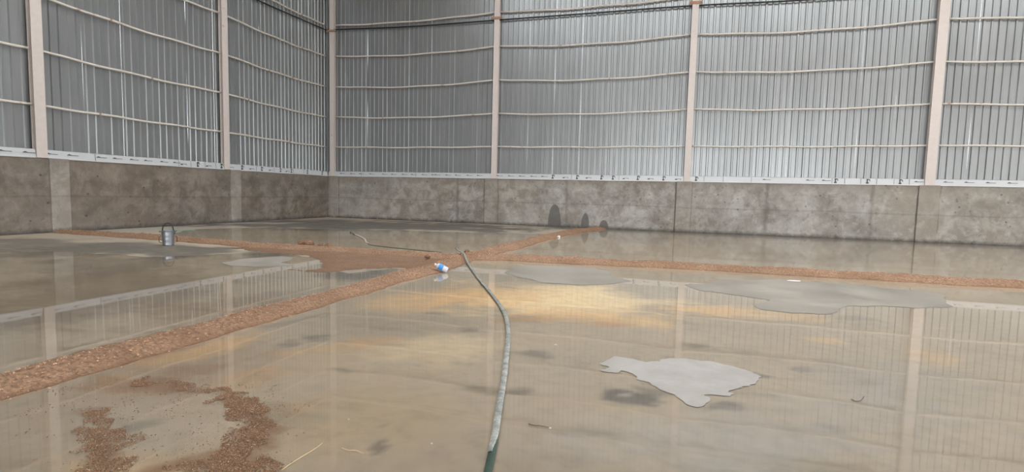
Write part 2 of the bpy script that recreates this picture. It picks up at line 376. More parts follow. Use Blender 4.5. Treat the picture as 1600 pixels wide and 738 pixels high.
# ------------------------------------------------------------------ steel columns
def column(loc, rz, label, z1=EAVE, plate=True, wd=.24):
    e = empty('steel_column', loc, rz); tag(e, label, 'column', None)
    # H section: flange toward the hall (local -y), web, rear flange
    bm = bmesh.new(); bx(bm, -wd/2, wd/2, -.030, -.014, 0, z1-loc[2]); frombm('inner_flange', bm, M_COL, e)
    bm = bmesh.new(); bx(bm, -.008, .008, -.014, .115, 0, z1-loc[2]); frombm('web', bm, M_COL, e)
    bm = bmesh.new(); bx(bm, -wd/2, wd/2, .115, .13, 0, z1-loc[2]); frombm('outer_flange', bm, M_COL, e)
    bm = bmesh.new(); bx(bm, -wd/2-.03, wd/2+.03, -.032, .125, 0.003, .018, .003); frombm('base_plate', bm, M_COL, e)
    if plate:
        zc = 8.80-loc[2]
        bm = bmesh.new(); bx(bm, -wd/2-.13, wd/2+.13, -.075, -.031, zc-.05, zc+.05, .01)
        for sx in (-1, 1):
            bx(bm, sx*(wd/2+.07)-.03, sx*(wd/2+.07)+.03, -.10, -.075, zc-.025, zc+.025, .006)
        tag(frombm('splice_bracket', bm, M_PLATE, e), 'rusty bolted bracket')
    return e
cz = H+.004
xc = [bw(517.5, 274).x+.06, bw(771.3, 280).x, bw(1073, 286).x, bw(1451, 290).x+.02, 4*BAY+.4]
LBL = ['pinkish steel column standing in the corner where the two walls meet', 'pinkish steel column on the back wall, next right of the corner column',
       'tall pale steel column on the back wall near the hall\'s middle, right of the damp arches', 'pale pinkish steel column at the right edge of the back wall', 'steel column far right on the back wall']
for k in range(4): column((xc[k], -.0, cz), 0, LBL[k], wd=.24 if k < 3 else .30)
yc = lw(354.3, 265).y
column((0, yc, cz), PI/2, 'pinkish steel column on the left wall above the pilaster', wd=.26)
column((0, yc-6.05, cz), PI/2, 'pinkish steel column at the far left, nearest on the left wall', wd=.26)

# ------------------------------------------------------------------ girts
SAG = [.03, .10, .14, .14, .10]
RW = ['lowest', 'second lowest', 'third from the bottom', 'fourth from the bottom', 'topmost']
def girt(P0, P1, sag, label, grp):
    P0, P1 = Vector(P0), Vector(P1); mid = P0
    e = empty('wall_girt', P0); tag(e, label, 'girt')
    n = 28; ph = random.uniform(0, 9)
    pts = []
    for k in range(n+1):
        q = k/n; p = P0.lerp(P1, q)-P0; p.z -= sag*4*q*(1-q)+.012*math.sin(q*17+ph)*min(1, 8*q, 8*(1-q)); pts.append(p)
    bm = bmesh.new(); tube(bm, pts, .034, 8); frombm('tube', bm, M_GIRT, e, True)
    d = (P1-P0).normalized()
    for q in (random.uniform(.15, .85),):
        p = pts[int(q*n)]; bm = bmesh.new(); s = .034
        bx(bm, p.x-s, p.x+s, p.y-s*.9, p.y+s*.9, p.z-.05, p.z+.036, .006); frombm('clip', bm, M_PLATE, e)
gy = .085
bays_b = [(xc[0]+.14, xc[1]-.13, 'the corner and the next column'), (xc[1]+.13, xc[2]-.13, 'the two middle columns'), (xc[2]+.13, xc[3]-.16, 'the middle and right edge columns'), (xc[3]+.16, xc[4]-.1, 'the right edge column and the frame\'s edge')]
bays_l = [(-.05, yc+.14, 'the corner and left wall column'), (yc-.14, yc-6.05+.14, 'the left wall\'s two columns'), (yc-6.05-.14, yc-12.1, 'the left edge')]
for i, (a, b, nm) in enumerate(bays_b):
    for k, z in enumerate(GH):
        if i == 3 and k > 3: continue
        girt((a, gy, z), (b, gy, z), SAG[k], f'{RW[k]} back wall girt between {nm}', None)
for i, (a, b, nm) in enumerate(bays_l):
    for k, z in enumerate(GH):
        if (i == 2 and k > 3): continue
        girt((-gy, a, z), (-gy, b, z), SAG[k]*.55, f'{RW[k]} left wall girt ' + (f'between {nm}' if i < 2 else 'at the far left edge'), None)
# flashings run between the columns
for i, (a, b, nm) in enumerate(bays_b):
    flashing(a-.02 if i else .02, b, True, f'white base flashing on the back wall between {nm}', mb)
for i, (a, b, nm) in enumerate(bays_l):
    flashing(a, b, False, 'white base flashing on the left wall ' + (f'between {nm}' if i < 2 else 'at the far left edge'), ml)
# black service cable behind the columns
cp = [lw(300, -48, -.10)] + [lw(p, q, -.10) for p, q in ((402, 0), (455, 23.5), (505, 45))] + [Vector((-.03, -.05, 0))]
cp[-1].z = lw(505, 45, -.10).z-.02
cb = [bw(p, q, .075) for p, q in ((530, 46), (640, 41.5), (770, 32), (920, 21), (1082, 9), (1240, 1), (1456, -14))]
cp = smoothpath(cp+cb, 6)
bm = bmesh.new(); tube(bm, cp, .030, 8)
tag(frombm('service_cable', bm, M_CABLE, None, True), 'thick black cable running high along both walls below the topmost girts', 'cable')

# ------------------------------------------------------------------ unseen roof and far sides, added to shape the daylight
M_ROOF = plain('roof_sheet', (.46, .37, .28), .6, 0, .1, 2)
# trapezoid roof sheets in bands, with open strips added to let daylight in
SKY_GAP, SKY_STEP, SHUT = 3.5, 4.0, 5.0
rf = None; y = .45
while y > YF:
    gap = SKY_GAP if -12.5 < y < -7 else .02     # gaps placed mid-roof to light the floor, sparing the upper cladding
    y1 = max(YF, y-(SKY_STEP-gap)); vs = []; fs = []; n = int((XR+.6)/.5)
    for k in range(n*2+1):
        xx = -.4+k*.25; zz = EAVE+.05+(.04 if k % 2 else 0)
        vs += [(xx, y1, zz), (xx, y, zz)]
    for k in range(n*2): fs.append((2*k, 2*k+2, 2*k+3, 2*k+1))
    o = mesh('ceiling' if rf is None else 'roof_band', vs, fs, M_ROOF, rf); o.modifiers.new('g', 'SOLIDIFY').thickness = .02
    if rf is None: rf = o; tag(rf, kind='structure')
    # left end of the gaps covered, to keep that side of the hall dimmer
    n = int(SHUT/.5); vs = []; fs = []
    for k in range(n*2+1):
        xx = -.4+k*.25; zz = EAVE+.05+(.04 if k % 2 else 0)
        vs += [(xx, max(YF, y-SKY_STEP), zz), (xx, y1, zz)]
    for k in range(n*2): fs.append((2*k, 2*k+2, 2*k+3, 2*k+1))
    if y1 > YF: mesh('roof_band', vs, fs, M_ROOF, rf).modifiers.new('g', 'SOLIDIFY').thickness = .02
    y -= SKY_STEP
bm = bmesh.new()
OX0, OX1, OZ = 5, 38, 6.8
bx(bm, -.25, OX0, YF-.25, YF, 0, EAVE); bx(bm, OX1, XR, YF-.25, YF, 0, EAVE); bx(bm, OX0, OX1, YF-.25, YF, OZ, EAVE)  # unseen front side, opening sized for its light on the walls
tag(frombm('wall_front', bm, M_ROOF), kind='structure')
bm = bmesh.new(); bx(bm, XR, XR+.25, YF, .25, 0, 1.5); bx(bm, XR, XR+.25, YF, .25, 6, EAVE); tag(frombm('wall_right', bm, M_ROOF), kind='structure')  # unseen right side, open band set for the light it lets in

# ------------------------------------------------------------------ soil ridges
def dirt(name, wetness=0.0, c1=(182, 143, 112), c2=(108, 80, 60)):
    t = NT(name); n = t.noise(28, 6, .75); n2 = t.noise(2.2, 4)
    v = t.n.new('ShaderNodeTexVoronoi'); v.inputs['Scale'].default_value = 55; t.L(t.co, v.inputs['Vector'])
    c = t.mix(t.ramp(n, [(.38, 0), (.62, 1)]), LIN(*c2), LIN(*c1))
    c = t.mix(t.math('MULTIPLY', v.outputs['Color'], .30), c, LIN(208, 176, 148))
    c = t.mix(t.math('MULTIPLY', t.ramp(n2, [(.4, 1), (.6, 0)]), .4), c, LIN(132, 98, 72))
    # soaked foot near the water
    z = t.xyz()[2]
    ft = t.math('SUBTRACT', 1, t.math('MULTIPLY', z, 38), True)
    c = t.mix(t.math('MULTIPLY', ft, .6), c, LIN(124, 90, 62))
    t.bsdf(c, .85, 0, t.bump(t.math('ADD', n, t.math('MULTIPLY', v.outputs['Distance'], .8)), .9, .02)); return t.m
M_DIRT = dirt('sandy_soil'); M_MUD = dirt('wet_silt', c1=(150, 116, 90), c2=(100, 78, 60))
RW_P = [(-60, 356), (40, 360), (144, 366), (260, 373.5), (380, 383), (470, 389), (560, 394), (640, 399), (720, 404)]
RE_P = [(720, 404), (790, 405), (860, 409), (950, 413), (1050, 417.5), (1150, 423), (1250, 429), (1350, 434.5), (1456, 440.5), (1620, 449)]
RN_P = [(938, 358), (900, 362.5), (860, 370), (820, 381), (780, 391), (745, 399), (720, 404)]
RS_P = [(720, 404), (690, 416), (640, 431), (570, 450), (500, 469), (430, 490), (350, 511), (270, 533), (200, 552), (144, 567), (60, 590), (-40, 618)]
allridge = []
def ridge(pts, wfun, hfun, label, seed):
    P = smoothpath([gnd(*p) for p in pts], 8)
    L_ = [0]
    for a, b in zip(P, P[1:]): L_.append(L_[-1]+(b-a).length)
    tot = L_[-1]; step = .05; n = int(tot/step); m = 22; vs = []; fs = []; j = 0
    for k in range(n+1):
        s = tot*k/n
        while j < len(P)-2 and L_[j+1] < s: j += 1
        q = (s-L_[j])/max(1e-6, L_[j+1]-L_[j]); p = P[j].lerp(P[j+1], q); tg = (P[j+1]-P[j]).normalized(); nm = Vector((-tg.y, tg.x, 0))
        f = s/tot; wd = wfun(f)*(1+.22*fbm((s, seed, 0), 1.4, 4)); h = hfun(f)*(1+.30*fbm((s, seed, 5), 1.1, 4))
        off = .05*fbm((s, seed, 9), .9, 3)
        if k % 3 == 0: allridge.append((p+nm*off, nm, wd, h))
        for i in range(m+1):
            a = i/m*2-1
            e = 1+.10*fbm((s, a*2, seed+3), 3.5, 3)
            z = h*max(0, 1-abs(a)**1.7)**1.15
            x = p+nm*(off+a*wd*.5*e)
            z += .018*(1-a*a)*fbm((x.x, x.y, seed), 9, 4)+.012*(1-a*a)*fbm((x.x, x.y, seed), 24, 2)
            z = z-.006 if i in (0, m) else max(z, -.002)
            vs.append((x.x, x.y, z))
    for k in range(n):
        for i in range(m): fs.append((k*(m+1)+i, (k+1)*(m+1)+i, (k+1)*(m+1)+i+1, k*(m+1)+i+1))
    o = mesh('soil_ridge', vs, [f[::-1] for f in fs], M_DIRT, None, True)
    return tag(o, label, 'soil ridge')
ridge(RW_P, lambda f: .62+.25*f, lambda f: .085, 'long brown soil ridge running left of the crossing, behind the metal bucket', 1)
ridge(RE_P, lambda f: .62, lambda f: .105, 'orange brown soil ridge running right of the crossing across the wet floor', 2)
ridge(RN_P, lambda f: .75-.1*f, lambda f: .10, 'soil ridge running from the crossing back to the damp arches on the wall', 3)
ridge(RS_P, lambda f: .62-.12*f, lambda f: .085, 'gravelly soil ridge running from the crossing to the lower left foreground', 4)

# ------------------------------------------------------------------ outlines filled with triangles (water, silt)
def rough_outline(pts, amp, seed, step=.10):
    W = [p if isinstance(p, Vector) else gnd(*p) for p in pts]; out = []
    for i, a in enumerate(W):
        b = W[(i+1) % len(W)]; n = max(1, int((b-a).length/step)); tg = (b-a).normalized() if (b-a).length > 0 else Vector((1, 0, 0)); nm = Vector((-tg.y, tg.x, 0))
        for k in range(n):
            p = a.lerp(b, k/n)
            d_ = amp*fbm((p.x, p.y, seed), 2.2, 5)
            if step < .04: d_ += .030*fbm((p.x*.5, p.y*2.2, seed), 11, 3)
            out.append(Vector((p.x+nm.x*d_, p.y+nm.y*d_)))
    return out
def inside(p, poly):
    c = False; j = len(poly)-1
    for i in range(len(poly)):
        a, b = poly[i], poly[j]
        if (a.y > p.y) != (b.y > p.y) and p.x < (b.x-a.x)*(p.y-a.y)/(b.y-a.y)+a.x: c = not c
        j = i
    return c
def region(name, outer, holes, z, mat, step=.25, dome=None, colour=False):
    vs = []; es = []
    for poly in [outer]+holes:
        s = len(vs); vs += poly; es += [(s+i, s+(i+1) % len(poly)) for i in range(len(poly))]
    x0, x1 = min(p.x for p in outer), max(p.x for p in outer); y0, y1 = min(p.y for p in outer), max(p.y for p in outer)
    y = y0
    while y < y1:
        x = x0
        while x < x1:
            p = Vector((x+random.uniform(-.2, .2)*step, y+random.uniform(-.2, .2)*step))
            if inside(p, outer) and not any(inside(p, h) for h in holes): vs.append(p)
            x += step
        y += step
    r = delaunay_2d_cdt(vs, es, [], 0, 1e-5)
    fs = []
    for f in r[2]:
        c = sum((r[0][i] for i in f), Vector((0, 0)))/len(f)
        if inside(c, outer) and not any(inside(c, h) for h in holes): fs.append(tuple(f))
    V = [(p.x, p.y, z if dome is None else dome(p)) for p in r[0]]
    o = mesh(name, V, fs, mat, None, True)
    if colour:
        at = o.data.color_attributes.new('stain', 'FLOAT_COLOR', 'POINT'); b = []
        for v in V: b.extend(stain_colour(v[0], v[1]))
        at.data.foreach_set('color', b)
    return o
# silty water: mirror surface by Fresnel over a thin veil of suspended silt
t = NT('silty_water')
gl = t.n.new('ShaderNodeBsdfGlossy'); gl.inputs['Roughness'].default_value = .025; gl.inputs['Color'].default_value = (1, 1, 1, 1)
nb = t.bump(t.noise(1.5, 2, .4), .012, .02); t.L(nb, gl.inputs['Normal'])
tr = t.n.new('ShaderNodeBsdfTransparent'); tr.inputs[0].default_value = (.97, .965, .95, 1)
df = t.n.new('ShaderNodeBsdfDiffuse'); df.inputs['Color'].default_value = (*LIN(176, 152, 124), 1)
m1 = t.n.new('ShaderNodeMixShader'); t.L(t.math('MULTIPLY', t.ramp(t.noise(.8, 5, .6), [(.3, .3), (.7, 1)]), .13), m1.inputs[0]); t.L(tr.outputs[0], m1.inputs[1]); t.L(df.outputs[0], m1.inputs[2])
fr = t.n.new('ShaderNodeFresnel'); fr.inputs['IOR'].default_value = 1.36
m2 = t.n.new('ShaderNodeMixShader'); t.L(fr.outputs[0], m2.inputs[0]); t.L(m1.outputs[0], m2.inputs[1]); t.L(gl.outputs[0], m2.inputs[2])
t.L(m2.outputs[0], t.out.inputs[0]); M_WATER = t.m
C3 = lambda L_: [(900+a/2.477, 440+b/2.477) for a, b in L_]
H_DRY = C3([(88, 318), (120, 312), (150, 292), (215, 302), (270, 320), (340, 308), (430, 303), (520, 315), (590, 326), (650, 345), (695, 368), (688, 392), (640, 408), (590, 428), (632, 440), (600, 450), (540, 443), (500, 443), (520, 465), (490, 478), (462, 493), (430, 482), (405, 455), (350, 428), (300, 403), (240, 380), (220, 360), (180, 350), (150, 357), (90, 345), (130, 335)])
H_T1 = [(800, 419), (830, 415.5), (880, 416), (925, 419), (950, 425), (955, 432), (990, 440), (960, 445), (900, 446), (845, 442), (815, 436), (790, 427)]
H_T2 = [(1068, 446), (1120, 439.5), (1200, 437), (1270, 441), (1350, 447), (1420, 454), (1475, 462), (1490, 480), (1430, 483), (1372, 478), (1322, 478), (1305, 487), (1278, 492), (1240, 490), (1195, 485), (1178, 478), (1205, 470), (1160, 462), (1100, 456), (1078, 450)]
H_C = [(347, 411.5), (372, 406.5), (402, 403), (440, 401), (466, 402.5), (455, 407), (440, 411), (456, 415), (436, 417), (400, 417), (366, 415.5)]
H_B = [(905, 356.5), (950, 355.5), (985, 358), (960, 361), (920, 360)]
PA = [(272, 364), (310, 358.5), (400, 356), (470, 358), (560, 358.5), (640, 361), (720, 363), (800, 365), (850, 366), (880, 365)]+RN_P[2:]+RW_P[::-1][1:-3]
PB = [(905, 359), (935, 357.5), Vector((14.2, -.06, 0)), Vector((33, -.06, 0))]+RE_P[::-1]+RN_P[::-1][1:-1]
PC = [(-60, 392), (60, 393), (144, 396), (200, 400), (250, 402), (320, 398), (400, 396), (450, 398), (500, 404), (520, 414), (516, 424), (545, 428), (585, 424), (610, 420), (640, 421), (660, 424)]+RS_P[2:]
PD = RE_P+[(1900, 480), (2100, 738), (1900, 900), (800, 1100), (-250, 900), (-100, 640)]+RS_P[::-1][1:-1]
for nm, P, hs, lb, sd in (('A', PA, [], 'sheet of still silty water behind the ridges along the back wall\'s left half', 11),
                          ('B', PB, [], 'sheet of still water against the right half of the back wall', 12),
                          ('C', PC, [H_C], 'sheet of brown water in front of the metal bucket', 13),
                          ('D', PD, [H_DRY, H_T1, H_T2], 'broad shallow water sheet covering the foreground floor', 14)):
    hh = [rough_outline(h, .10 if h is not H_DRY else .035, sd+k, .08 if h is not H_DRY else .025) for k, h in enumerate(hs)]
    o = region('water_puddle', rough_outline(P, .10, sd, .15), hh, .004, M_WATER, 1.2)
    tag(o, lb, 'puddle')
# dry concrete showing in the gaps: pale crusts left by evaporation
t = NT('pale_dry_concrete'); c = t.mix(t.ramp(t.noise(3, 6, .6), [(.35, 0), (.65, 1)]), LIN(166, 162, 156), LIN(182, 178, 173))
c = t.mix(t.math('MULTIPLY', t.ramp(t.noise(40, 4, .7), [(.3, 1), (.45, 0)]), .4), c, LIN(160, 156, 150))
t.bsdf(c, .75); M_PALE = t.m
t = NT('damp_concrete'); n = t.noise(1.1, 6, .62)
c = t.mix(t.ramp(n, [(.3, 0), (.7, 1)]), LIN(134, 128, 118), LIN(164, 157, 146))
t.bsdf(c, t.ramp(n, [(.4, .45), (.6, .75)])); M_DAMP = t.m
for hpts, mt, amp, st, sd, lb in ((H_DRY, M_PALE, .035, .025, 14, 'pale grey dry patch with jagged edge on the foreground floor'), (H_T1, M_DAMP, .10, .08, 15, 'drying grey floor patch just right of the hose, near the ridge'),
                                  (H_T2, M_DAMP, .10, .08, 16, 'large drying grey floor patch at the right, in front of the ridge'), (H_C, M_DAMP, .10, .08, 13, 'pale grey dry patch in the brown water right of the bucket')):
    o = region('dry_crust', rough_outline(hpts, amp, sd, st), [], .0055, mt, .2); tag(o, lb, 'dry patch', kind='stuff')

# silt flats: low mounds that stand just clear of the water
def silt(px, label, h, seed, mat=M_MUD, amp=.12):
    o_ = rough_outline(px, amp, seed, .06)
    def dome(p):
        d = min((p-q).length for q in o_[::3]) if len(o_) < 1500 else .3
        return .001+h*min(1, d/.35)*(.75+.6*fbm((p.x, p.y, seed), 3, 3)) + .006*fbm((p.x, p.y, seed), 12, 2)*min(1, d/.1)+(.003 if d > .03 else -.004)
    o = region('silt_flat', o_, [], 0, mat, .09, dome); return tag(o, label, 'silt', kind='stuff')
silt([(360, 388), (430, 396), (478, 400), (500, 408), (508, 420), (476, 424), (450, 421), (500, 428), (540, 424), (570, 420), (620, 419), (640, 424), (690, 414), (722, 405), (700, 398), (600, 392), (520, 388), (440, 385)], 'low brown silt flat left of where the ridges cross', .022, 21)
silt([(144, 545), (200, 531), (250, 520), (320, 503), (360, 497), (360, 508), (280, 530), (200, 550), (144, 562), (60, 585), (60, 568)], 'thin tan silt bank along the far side of the foreground ridge', .012, 22, dirt('tan_silt', c1=(186, 156, 122), c2=(150, 120, 88)), .06)

# ------------------------------------------------------------------ gravel grains
def grains(name, spots, label, mat, parent=None):
    vs = []; fs = []
    for (x, y, z, r) in spots:
        s = len(vs); a = random.uniform(0, PI)
        rr = [r*random.uniform(.7, 1.25) for _ in range(5)]
        for k in range(4): vs.append((x+rr[k]*math.cos(a+k*PI/2), y+rr[k]*math.sin(a+k*PI/2), z+random.uniform(-.2, .2)*r))
        vs.append((x, y, z+r*.8)); vs.append((x, y, z-r*.6))
        for k in range(4): fs.append((s+k, s+(k+1) % 4, s+4)); fs.append((s+(k+1) % 4, s+k, s+5))
    return tag(mesh(name, vs, fs, mat), label, 'gravel', kind='stuff')
t = NT('gravel_stone'); v = t.n.new('ShaderNodeTexVoronoi'); v.inputs['Scale'].default_value = 130; t.L(t.co, v.inputs['Vector'])
sx = t.n.new('ShaderNodeSeparateColor'); t.L(v.outputs['Color'], sx.inputs[0])
t.bsdf(t.ramp(sx.outputs[0], [(0, LIN(140, 100, 74)), (.5, LIN(186, 142, 110)), (.85, LIN(214, 182, 152)), (1, LIN(232, 212, 190))]), .75); M_STONE = t.m
sp = []
for (p, nm, wd, h) in allridge:
    dist = (p-CAM).length
    if dist > 19: continue
    for _ in range(int(34 if dist < 9 else 14)):
        a = max(-1.15, min(1.15, random.gauss(0, .48))); al = random.uniform(-.075, .075)
        tg = Vector((nm.y, -nm.x, 0)); q = p+nm*(a*wd*.5)+tg*al
        z = h*max(0, 1-abs(a)**1.7)**1.15 if abs(a) < 1 else 0
        sp.append((q.x, q.y, z+.004, random.choice((.004, .005, .006, .008, .011))*(1 if dist < 9 else 1.3)))
grains('gravel_grains', sp, 'small pinkish gravel grains strewn over the soil ridges', M_STONE)
G1 = [(322, 600), (345, 598), (362, 610), (395, 625), (412, 650), (418, 690), (408, 725), (405, 760), (215, 760), (232, 740), (270, 728), (315, 722), (340, 706), (362, 694), (370, 676), (364, 655), (352, 632), (332, 617)]
G2 = [(150, 640), (165, 634), (185, 640), (175, 655), (190, 685), (205, 690), (198, 712), (190, 760), (130, 760), (120, 700)]
G4 = [(60, 600), (180, 596), (300, 590), (420, 600), (470, 640), (470, 738), (60, 760)]
G3 = [(200, 598), (235, 592), (300, 600), (330, 612), (300, 616), (260, 610), (215, 606)]
def density(polys):
    sp = []
    for pts, cnt, fall in polys:
        W = [Vector((gnd(*p).x, gnd(*p).y)) for p in pts]; x0, x1 = min(p.x for p in W), max(p.x for p in W); y0, y1 = min(p.y for p in W), max(p.y for p in W)
        k = 0
        while k < cnt:
            p = Vector((random.uniform(x0, x1), random.uniform(y0, y1)))
            if not inside(p+Vector((fbm((p.x, p.y, 2), 5, 4), fbm((p.x, p.y, 8), 5, 4)))*.16, W): continue
            k += 1
            if fbm((p.x, p.y, 0), 5, 5)*1.2+random.uniform(-.5, .5) < fall: continue
            sp.append((p.x, p.y, .005, random.choice((.0018, .0022, .003, .0035, .005))))
    return sp
t = NT('wet_grit'); v = t.n.new('ShaderNodeTexVoronoi'); v.inputs['Scale'].default_value = 60; t.L(t.co, v.inputs['Vector']); v.inputs['Scale'].default_value = 220
sx = t.n.new('ShaderNodeSeparateColor'); t.L(v.outputs['Color'], sx.inputs[0])
t.bsdf(t.ramp(sx.outputs[0], [(0, LIN(90, 66, 48)), (.6, LIN(140, 106, 78)), (.94, LIN(170, 136, 106)), (1, LIN(220, 200, 180))]), .5); M_GRIT = t.m
grains('gravel_grains', density([(G1, 26000, -.22), (G2, 7000, -.05), (G3, 2500, .05), (G4, 3000, .1)]), 'washed out brown grit lying on the floor in the lower left corner', M_GRIT)

# ------------------------------------------------------------------ hose
def hose(px, rad, label, z0=.0, film=None, lift=None):
    P = [gnd(*p[:2]) for p in px]
    for i, p in enumerate(P): p.z = rad*.62 + z0 + (px[i][2] if len(px[i]) > 2 else 0)
    S = smoothpath(P, 10); base = S[-1].copy(); base.z = 0
    e = empty('water_hose', base); tag(e, label, 'hose')
    S = [s-base for s in S]
    bm = bmesh.new(); tube(bm, S, rad, 12, .62); frombm('hose_body', bm, M_HOSE, e, True)
    return e, S
t = NT('green_hose'); n = t.noise(30, 4)
t.bsdf(t.mix(n, LIN(44, 62, 54), LIN(66, 90, 78)), .30); M_HOSE = t.m
t = NT('clear_hose_sleeve'); n = t.noise(14, 5, .7); 
t.bsdf(t.mix(t.ramp(n, [(.38, 0), (.62, 1)]), LIN(136, 142, 138), LIN(186, 186, 180)), .18, 0.0, t.bump(n, .4, .006)); M_SLV = t.m
HP = [(713, 396.5, .10), (718, 400.5, .09), (725, 404, .075), (729, 411, .03), (736, 421), (750, 440), (765, 458), (780, 478), (790, 497), (794, 520), (793, 545), (790, 575), (787, 600), (783, 625), (778, 655), (773, 690), (768, 715), (763, 738), (757, 770), (748, 820)]
e, S = hose(HP, .021, 'green hose in crumpled clear sleeve running from the ridge crossing to the bottom', .004)
# sleeve: a wrinkled film over the top of the hose, ending before the bottom of the picture
cut = int(len(S)*.845); bm = bmesh.new(); rows = []
for i, s in enumerate(S[:cut]):
    tg = (S[i+1]-S[max(0, i-1)]).normalized(); a = tg.cross(Vector((0, 0, 1))).normalized()
    wob = .0045*fbm((i*.35, 0, 0), 1.0, 3); taper = min(1, (cut-i)/14)
    row = []
    for k in range(9):
        an = PI*(.17+.66*k/8)
        r = .0245+.0035*fbm((i*.5, k*.6, 3), 1, 3)+(.006*max(0, fbm((i*.28, 7, 3), 1.3, 2)) if k in (0, 1) else 0)
        row.append(bm.verts.new(s + a*math.cos(an)*r*(taper if k > 4 else 1) + Vector((0, 0, 1))*(math.sin(an)*r*.68+wob*.4)))
    rows.append(row)
for q in range(len(rows)-1):
    for k in range(8): bm.faces.new((rows[q][k], rows[q][k+1], rows[q+1][k+1], rows[q+1][k]))
tag(frombm('clear_sleeve', bm, M_SLV, e, True), 'crumpled silvery plastic sleeve')
bm = bmesh.new(); tube(bm, [S[0]+(S[0]-S[1]).normalized()*.02, S[0], S[0]+(S[1]-S[0])], .026, 12, .8)
frombm('hose_end', bm, plain('brown_coupling', LIN(120, 92, 74), .5), e, True)
H2 = [(549, 364.5), (554, 367.5), (560, 370), (566, 373), (570.5, 376), (571.5, 379.5), (578, 383), (592, 385.5), (620, 388.5), (650, 391.5), (690, 395.5)]
P = [gnd(*p) for p in H2]
for i, p in enumerate(P): p.z = .022 if 1 <= i <= 5 else .006
S2 = smoothpath(P, 8); b0 = P[4].copy(); b0.z = 0
e2 = empty('water_hose', b0); tag(e2, 'thin pale hose half sunk in the water behind the left ridge', 'hose')
k1 = 10; k2 = 45
MW = plain('pale_hose', LIN(206, 198, 186), .35); MG = plain('grey_hose', LIN(104, 100, 84), .4)
bm = bmesh.new(); tube(bm, [s-b0 for s in S2[:k1+1]], .016, 10); tag(frombm('hose_tip', bm, MG, e2, True), 'dark grey hose tip')
bm = bmesh.new(); tube(bm, [s-b0 for s in S2[k1:k2+1]], .024, 10); frombm('hose_body', bm, MW, e2, True)
bm = bmesh.new(); tube(bm, [s-b0 for s in S2[k2:]], .018, 10); tag(frombm('sunken_length', bm, MG, e2, True), 'dark silted hose length')
bm = bmesh.new(); bmesh.ops.create_uvsphere(bm, u_segments=14, v_segments=10, radius=.05)
bmesh.ops.scale(bm, vec=(1, 1, .7), verts=bm.verts); bmesh.ops.translate(bm, vec=S2[0]-b0+Vector((0, 0, .02)), verts=bm.verts)
tag(frombm('end_fitting', bm, MG, e2, True), 'dark hose end fitting')

# ------------------------------------------------------------------ bucket
b = gnd(263, 383.5); e = empty('metal_bucket', (b.x, b.y, .0), .82); tag(e, 'grey metal bucket with a raised black handle on the wet floor', 'bucket')
t = NT('galvanised_bucket'); t.bsdf(t.mix(t.noise(6, 4), (.27, .28, .31), (.36, .375, .41)), .36, .75, t.bump(t.noise(10, 3), .1, .01)); M_BK = t.m
R0, R1, HB = .113, .124, .335
pr = [(.0, .022), (R0*.9, .022), (R0*.93, .0), (R0, .0), (R0+.004, .012), (R0+.001, .03)]
for k in range(1, 12):
    q = k/12; pr.append((R0+(R1-R0)*q+(.003 if k in (4, 8) else 0), .03+(HB-.03)*q))
pr += [(R1, HB-.01), (R1+.009, HB-.006), (R1+.011, HB+.002), (R1+.006, HB+.008), (R1-.002, HB+.004), (R1-.005, HB-.01), (R0-.004, .03), (0, .026)]
bm = bmesh.new(); lathe(bm, pr, 40); frombm('body', bm, M_BK, e, True)
for sgn in (-1, 1):
    bm = bmesh.new(); bx(bm, sgn*(R1+.004)-.006, sgn*(R1+.004)+.012*sgn+.006, -.035, .035, HB-.085, HB-.005, .005)
    bx(bm, min(sgn*(R1+.008), sgn*(R1+.05)), max(sgn*(R1+.008), sgn*(R1+.05)), -.014, .014, HB-.030, HB-.010, .004)
    frombm('ear', bm, plain('ear_steel', (.12, .12, .13), .45, .6), e)
    bm = bmesh.new(); tube(bm, [(sgn*(R1+.004), 0, HB-.12), (sgn*(R1+.045), 0, HB-.14), (sgn*(R1+.048), 0, HB-.26), (sgn*(R1-.004), 0, HB-.28)], .008, 8)
    frombm('side_grip', bm, plain('grip_steel', (.10, .10, .11), .45, .5), e, True)
pts = []
for k in range(25):
    an = PI*k/24; pts.append(Vector(((R1-.02)*math.cos(an)*(1-.0*math.sin(an)), .05*math.sin(an), HB-.02+.185*math.sin(an)**.8)))
bm = bmesh.new(); tube(bm, pts, .013, 10); frombm('handle', bm, plain('handle_black', (.025, .022, .022), .5), e, True)

# ------------------------------------------------------------------ bottle lying on the silt
b = gnd(690.5, 418.5, .085); d = (gnd(698.5, 424, .03)-gnd(683, 417.5, .03)); rz = math.atan2(d.y, d.x)
e = empty('plastic_bottle', (b.x, b.y, .085), .28); e.rotation_euler.y = .42; tag(e, 'small white plastic bottle with blue label lying on the silt by the hose', 'bottle')
t = NT('milky_plastic'); t.bsdf((.82, .84, .88), .25, 0.0, None, Transmission_Weight=.25); M_PB = t.m
RB = .05
pr = [(.0, -.105), (RB*.7, -.108), (RB*.95, -.098), (RB, -.085), (RB, -.02), (RB*.96, -.012), (RB*.96, .045), (RB, .052), (RB*.9, .075), (RB*.6, .095), (RB*.36, .105), (RB*.34, .118), (0, .118)]
def lay(bm): bmesh.ops.rotate(bm, cent=(0, 0, 0), matrix=Matrix.Rotation(-PI/2, 3, 'Y'), verts=bm.verts)
bm = bmesh.new(); lathe(bm, pr, 28); lay(bm); frombm('body', bm, M_PB, e, True)
bm = bmesh.new(); lathe(bm, [(RB+.0012, -.022), (RB+.0022, -.019), (RB+.0022, .055), (RB+.001, .058)], 28); lay(bm); frombm('blue_label', bm, plain('label_blue', LIN(70, 150, 225), .4), e, True)
bm = bmesh.new(); lathe(bm, [(0, .114), (RB*.42, .114), (RB*.42, .134), (RB*.36, .137), (0, .137)], 20); lay(bm); frombm('cap', bm, plain('cap_white', (.85, .86, .88), .35), e, True)

